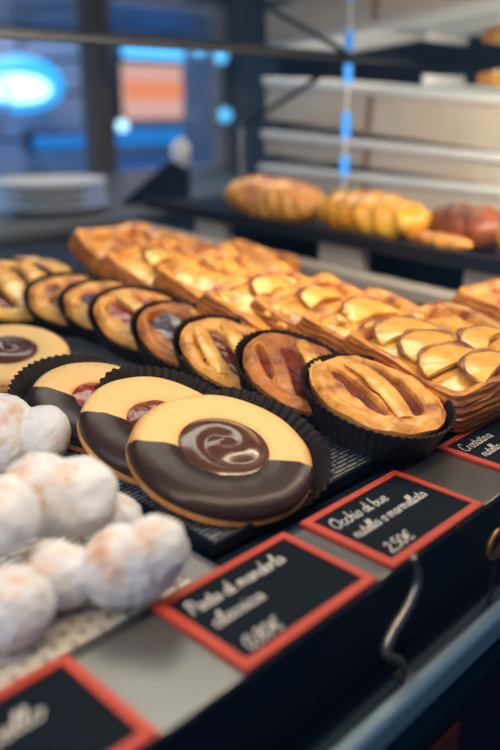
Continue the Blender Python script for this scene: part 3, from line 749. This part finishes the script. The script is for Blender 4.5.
# looped wire stand
t = thing('wire_stand', 'looped bronze wire stand beside the white plates', 'stand', (.74, 1.50, 1.0302), Matrix.Rotation(math.radians(-46), 3, 'Z'))
b = MB(); b.lathe([(.001, 0), (.035, 0), (.035, .004), (.001, .005)], 32, cap0=True, cap1=True); b.build('base', M['bronze'], t)
for k, (dx, r) in enumerate(((-.03, .045), (.012, .036), (.05, .028))):
    pts = smooth_path([(0, 0, .004), (dx * .5, 0, .06), (dx + r, 0, .11 + k * .02), (dx + r * 1.3, 0, .17 + k * .02), (dx, 0, .19 + k * .015), (dx - r, 0, .13 + k * .02), (dx - r * 1.5, 0, .09)], 8)
    b = MB(); b.tube(pts, .0028, 8, up=Vector((0, 1, 0))); b.build('wire_loop', M['bronze'], t)

# ------------------------------------------------------------------ added reflection shapes in the gutter
t = thing('bent_clip', 'bent chrome clip standing in the dark gutter before the signs', 'clip', (.2385, .1405, .9685))  # added shape that models a crescent of reflected light
pts = smooth_path([(0, 0, .0), (-.004, 0, .010), (-.016, 0, .022), (-.012, 0, .030), (-.001, 0, .038), (.004, 0, .048), (-.001, 0, .060)], 8)
b = MB(); b.tube(pts, lambda q: .0012 + .0012 * math.sin(PI * q), 8, up=Vector((0, 1, 0))); b.build('wire', M['bronze'], t)
b = MB(); b.box((-.004, -.004, -.0004), (.004, .004, .002), .0006); b.build('foot', M['black'], t)
t = thing('ring_clip', 'amber ring clip standing in the gutter below the last sign', 'clip', (.312, .1405, .9685))  # added ring on a stem, models a round spot of reflected light
b = MB(); b.tube([(.0068 * math.cos(2 * PI * j / 32), 0, .033 + .0068 * math.sin(2 * PI * j / 32)) for j in range(32)], .0015, 8, up=Vector((0, 1, 0)), closed=True); b.build('ring', M['amber'], t)
b = MB(); b.tube([(0, 0, 0), (0, 0, .026)], .0014, 8); b.build('stem', M['black'], t)

# ------------------------------------------------------------------ street lights and signs beyond the windows
def lit_box(name, label, lo, hi, m, bevel=.03, cat='sign', frame=True):
    c = [(lo[i] + hi[i]) / 2 for i in range(3)]
    t = thing(name, label, cat, (c[0], c[1], lo[2]))
    w, d, h = [(hi[i] - lo[i]) for i in range(3)]
    b = MB(); b.box((-w / 2, -d / 2, 0), (w / 2, d / 2, h), bevel, 4); b.build('lit_face', m, t)
    b = MB(); b.box((-w / 2 - .012, d / 2 + .002, -.012), (w / 2 + .012, d / 2 + .05, h + .012), .004); b.build('backing_box', M['dark_metal'], t)
    b = MB(); b.tube([(0, d / 2 + .05, h / 2), (0, 4.6 - c[1], h / 2)], .012, 8); b.build('bracket', M['dark_metal'], t)
    return t
# big cyan oval
t = thing('oval_sign', 'large oval sign glowing cyan beyond the window', 'sign', (1.98, 3.4, 1.18))
b = MB(); b.lathe([(.001, -.05), (.10, -.045), (.15, -.02), (.16, .02), (.001, .02)], 48, sx=1.35, sy=.78, cap0=True, cap1=True); b.warp(lambda p: (p.x, p.z, p.y + .11)); b.build('lit_face', M['cyan_light'], t)
b = MB(); b.lathe([(.001, -.075), (.07, -.07), (.115, -.055), (.12, -.044)], 40, sx=1.4, sy=.52, cap0=True); b.warp(lambda p: (p.x - .05, p.z, p.y + .09)); b.build('lit_core', M['white_light'], t)
b = MB(); b.tube([(0, .02, .1), (0, 1.2, .1)], .012, 8); b.build('bracket', M['dark_metal'], t)
t = lit_box('lit_poster', 'orange and pink backlit poster beyond the second window', (2.53, 3.38, 1.13), (2.93, 3.40, 1.40), M['pink_light'], .006)
b = MB(); b.box((-.19, -.022, .10), (.19, -.0105, .19), .004); b.build('orange_stripe', M['orange_light'], t)
lit_box('lit_band', 'bright blue lit band above the backlit poster', (2.50, 3.30, 1.42), (2.88, 3.34, 1.475), M['lamp_blue'], .01)
lit_box('lit_band', 'blue lit band under the backlit poster', (2.44, 3.30, 1.00), (2.86, 3.34, 1.085), M['blue_light'], .01)
lit_box('light_box', 'deep blue panel below the blue lit band', (2.40, 3.28, .62), (2.92, 3.30, .955), M['deep_blue'], .01)
lit_box('lit_band', 'blue lit band under the oval cyan sign', (1.96, 3.30, 1.00), (2.24, 3.34, 1.06), M['blue_light'], .01)
lit_box('light_box', 'blue panel high above the backlit poster', (2.55, 3.28, 1.53), (2.78, 3.30, 1.62), M['blue_light'], .01)
def globe(label, loc, r, m, top=True):
    t = thing('globe_lamp', label, 'lamp', (loc[0], loc[1], loc[2] - r), None, 'small blue globe lamps')
    b = MB(); b.lathe([(max(.0005, r * math.sin(PI * k / 12)), r - r * math.cos(PI * k / 12)) for k in range(13)], 24, cap0=True, cap1=True); b.build('globe', m, t)
    b = MB(); b.lathe([(r * .4, 2 * r - .004), (r * .4, 2 * r + .02), (.008, 2 * r + .03), (.008, 3.2 - loc[2] + r)], 12, cap0=True, cap1=True); b.build('stem', M['dark_metal'], t)
globe('small bright cyan globe lamp between the windows', (2.38, 3.20, 1.105), .026, M['white_light'])
globe('dim blue globe lamp near the window edge', (2.42, 2.52, 1.16), .026, M['lamp_blue'])
globe('blue globe lamp highest of the hanging lamps', (2.26, 2.50, 1.42), .032, M['lamp_blue'])
globe('blue globe lamp beside the highest hanging lamp', (2.38, 2.50, 1.39), .026, M['lamp_blue'])

# ------------------------------------------------------------------ light
w = bpy.data.worlds.new('world'); sc.world = w; w.use_nodes = True
bg = w.node_tree.nodes['Background']; bg.inputs[0].default_value = (.16, .34, .62, 1); bg.inputs[1].default_value = .27
def area(name, loc, tgt, sx, sy, power, col):
    l = bpy.data.lights.new(name, 'AREA'); l.shape = 'RECTANGLE'; l.size = sx; l.size_y = sy; l.energy = power; l.color = col
    o = bpy.data.objects.new(name, l); COL.objects.link(o); o.location = loc
    d = Vector(tgt) - Vector(loc); o.rotation_euler = d.to_track_quat('-Z', 'Y').to_euler()
    return o
area('case_lamp_light', (.35, .170, 1.2492), (.35, .34, 1.0), 1.7, .010, 2.55, (1, .77, .52))
area('ceiling_light', (.9, 1.1, 2.5), (.5, .5, 1.0), 1.2, .6, 20, (1, .84, .64))
area('street_light', (-1.3, .2, 1.9), (.3, .4, 1.0), 1.0, 1.2, 14, (.48, .70, 1.0))  # added unseen blue fill from behind the camera, no fixture
area('case_lamp_beam', (.70, .1715, 1.2490), (1.0, .66, 1.07), .8, .008, 2.4, (1, .84, .64))  # added warm fill aimed at the cartons to brighten them
area('street_lamp_light', (2.2, 3.3, 2.9), (2.2, 4.6, 1.2), 1.2, .3, 110, (.6, .75, 1.0))  # added unseen light to brighten the wall beyond the windows
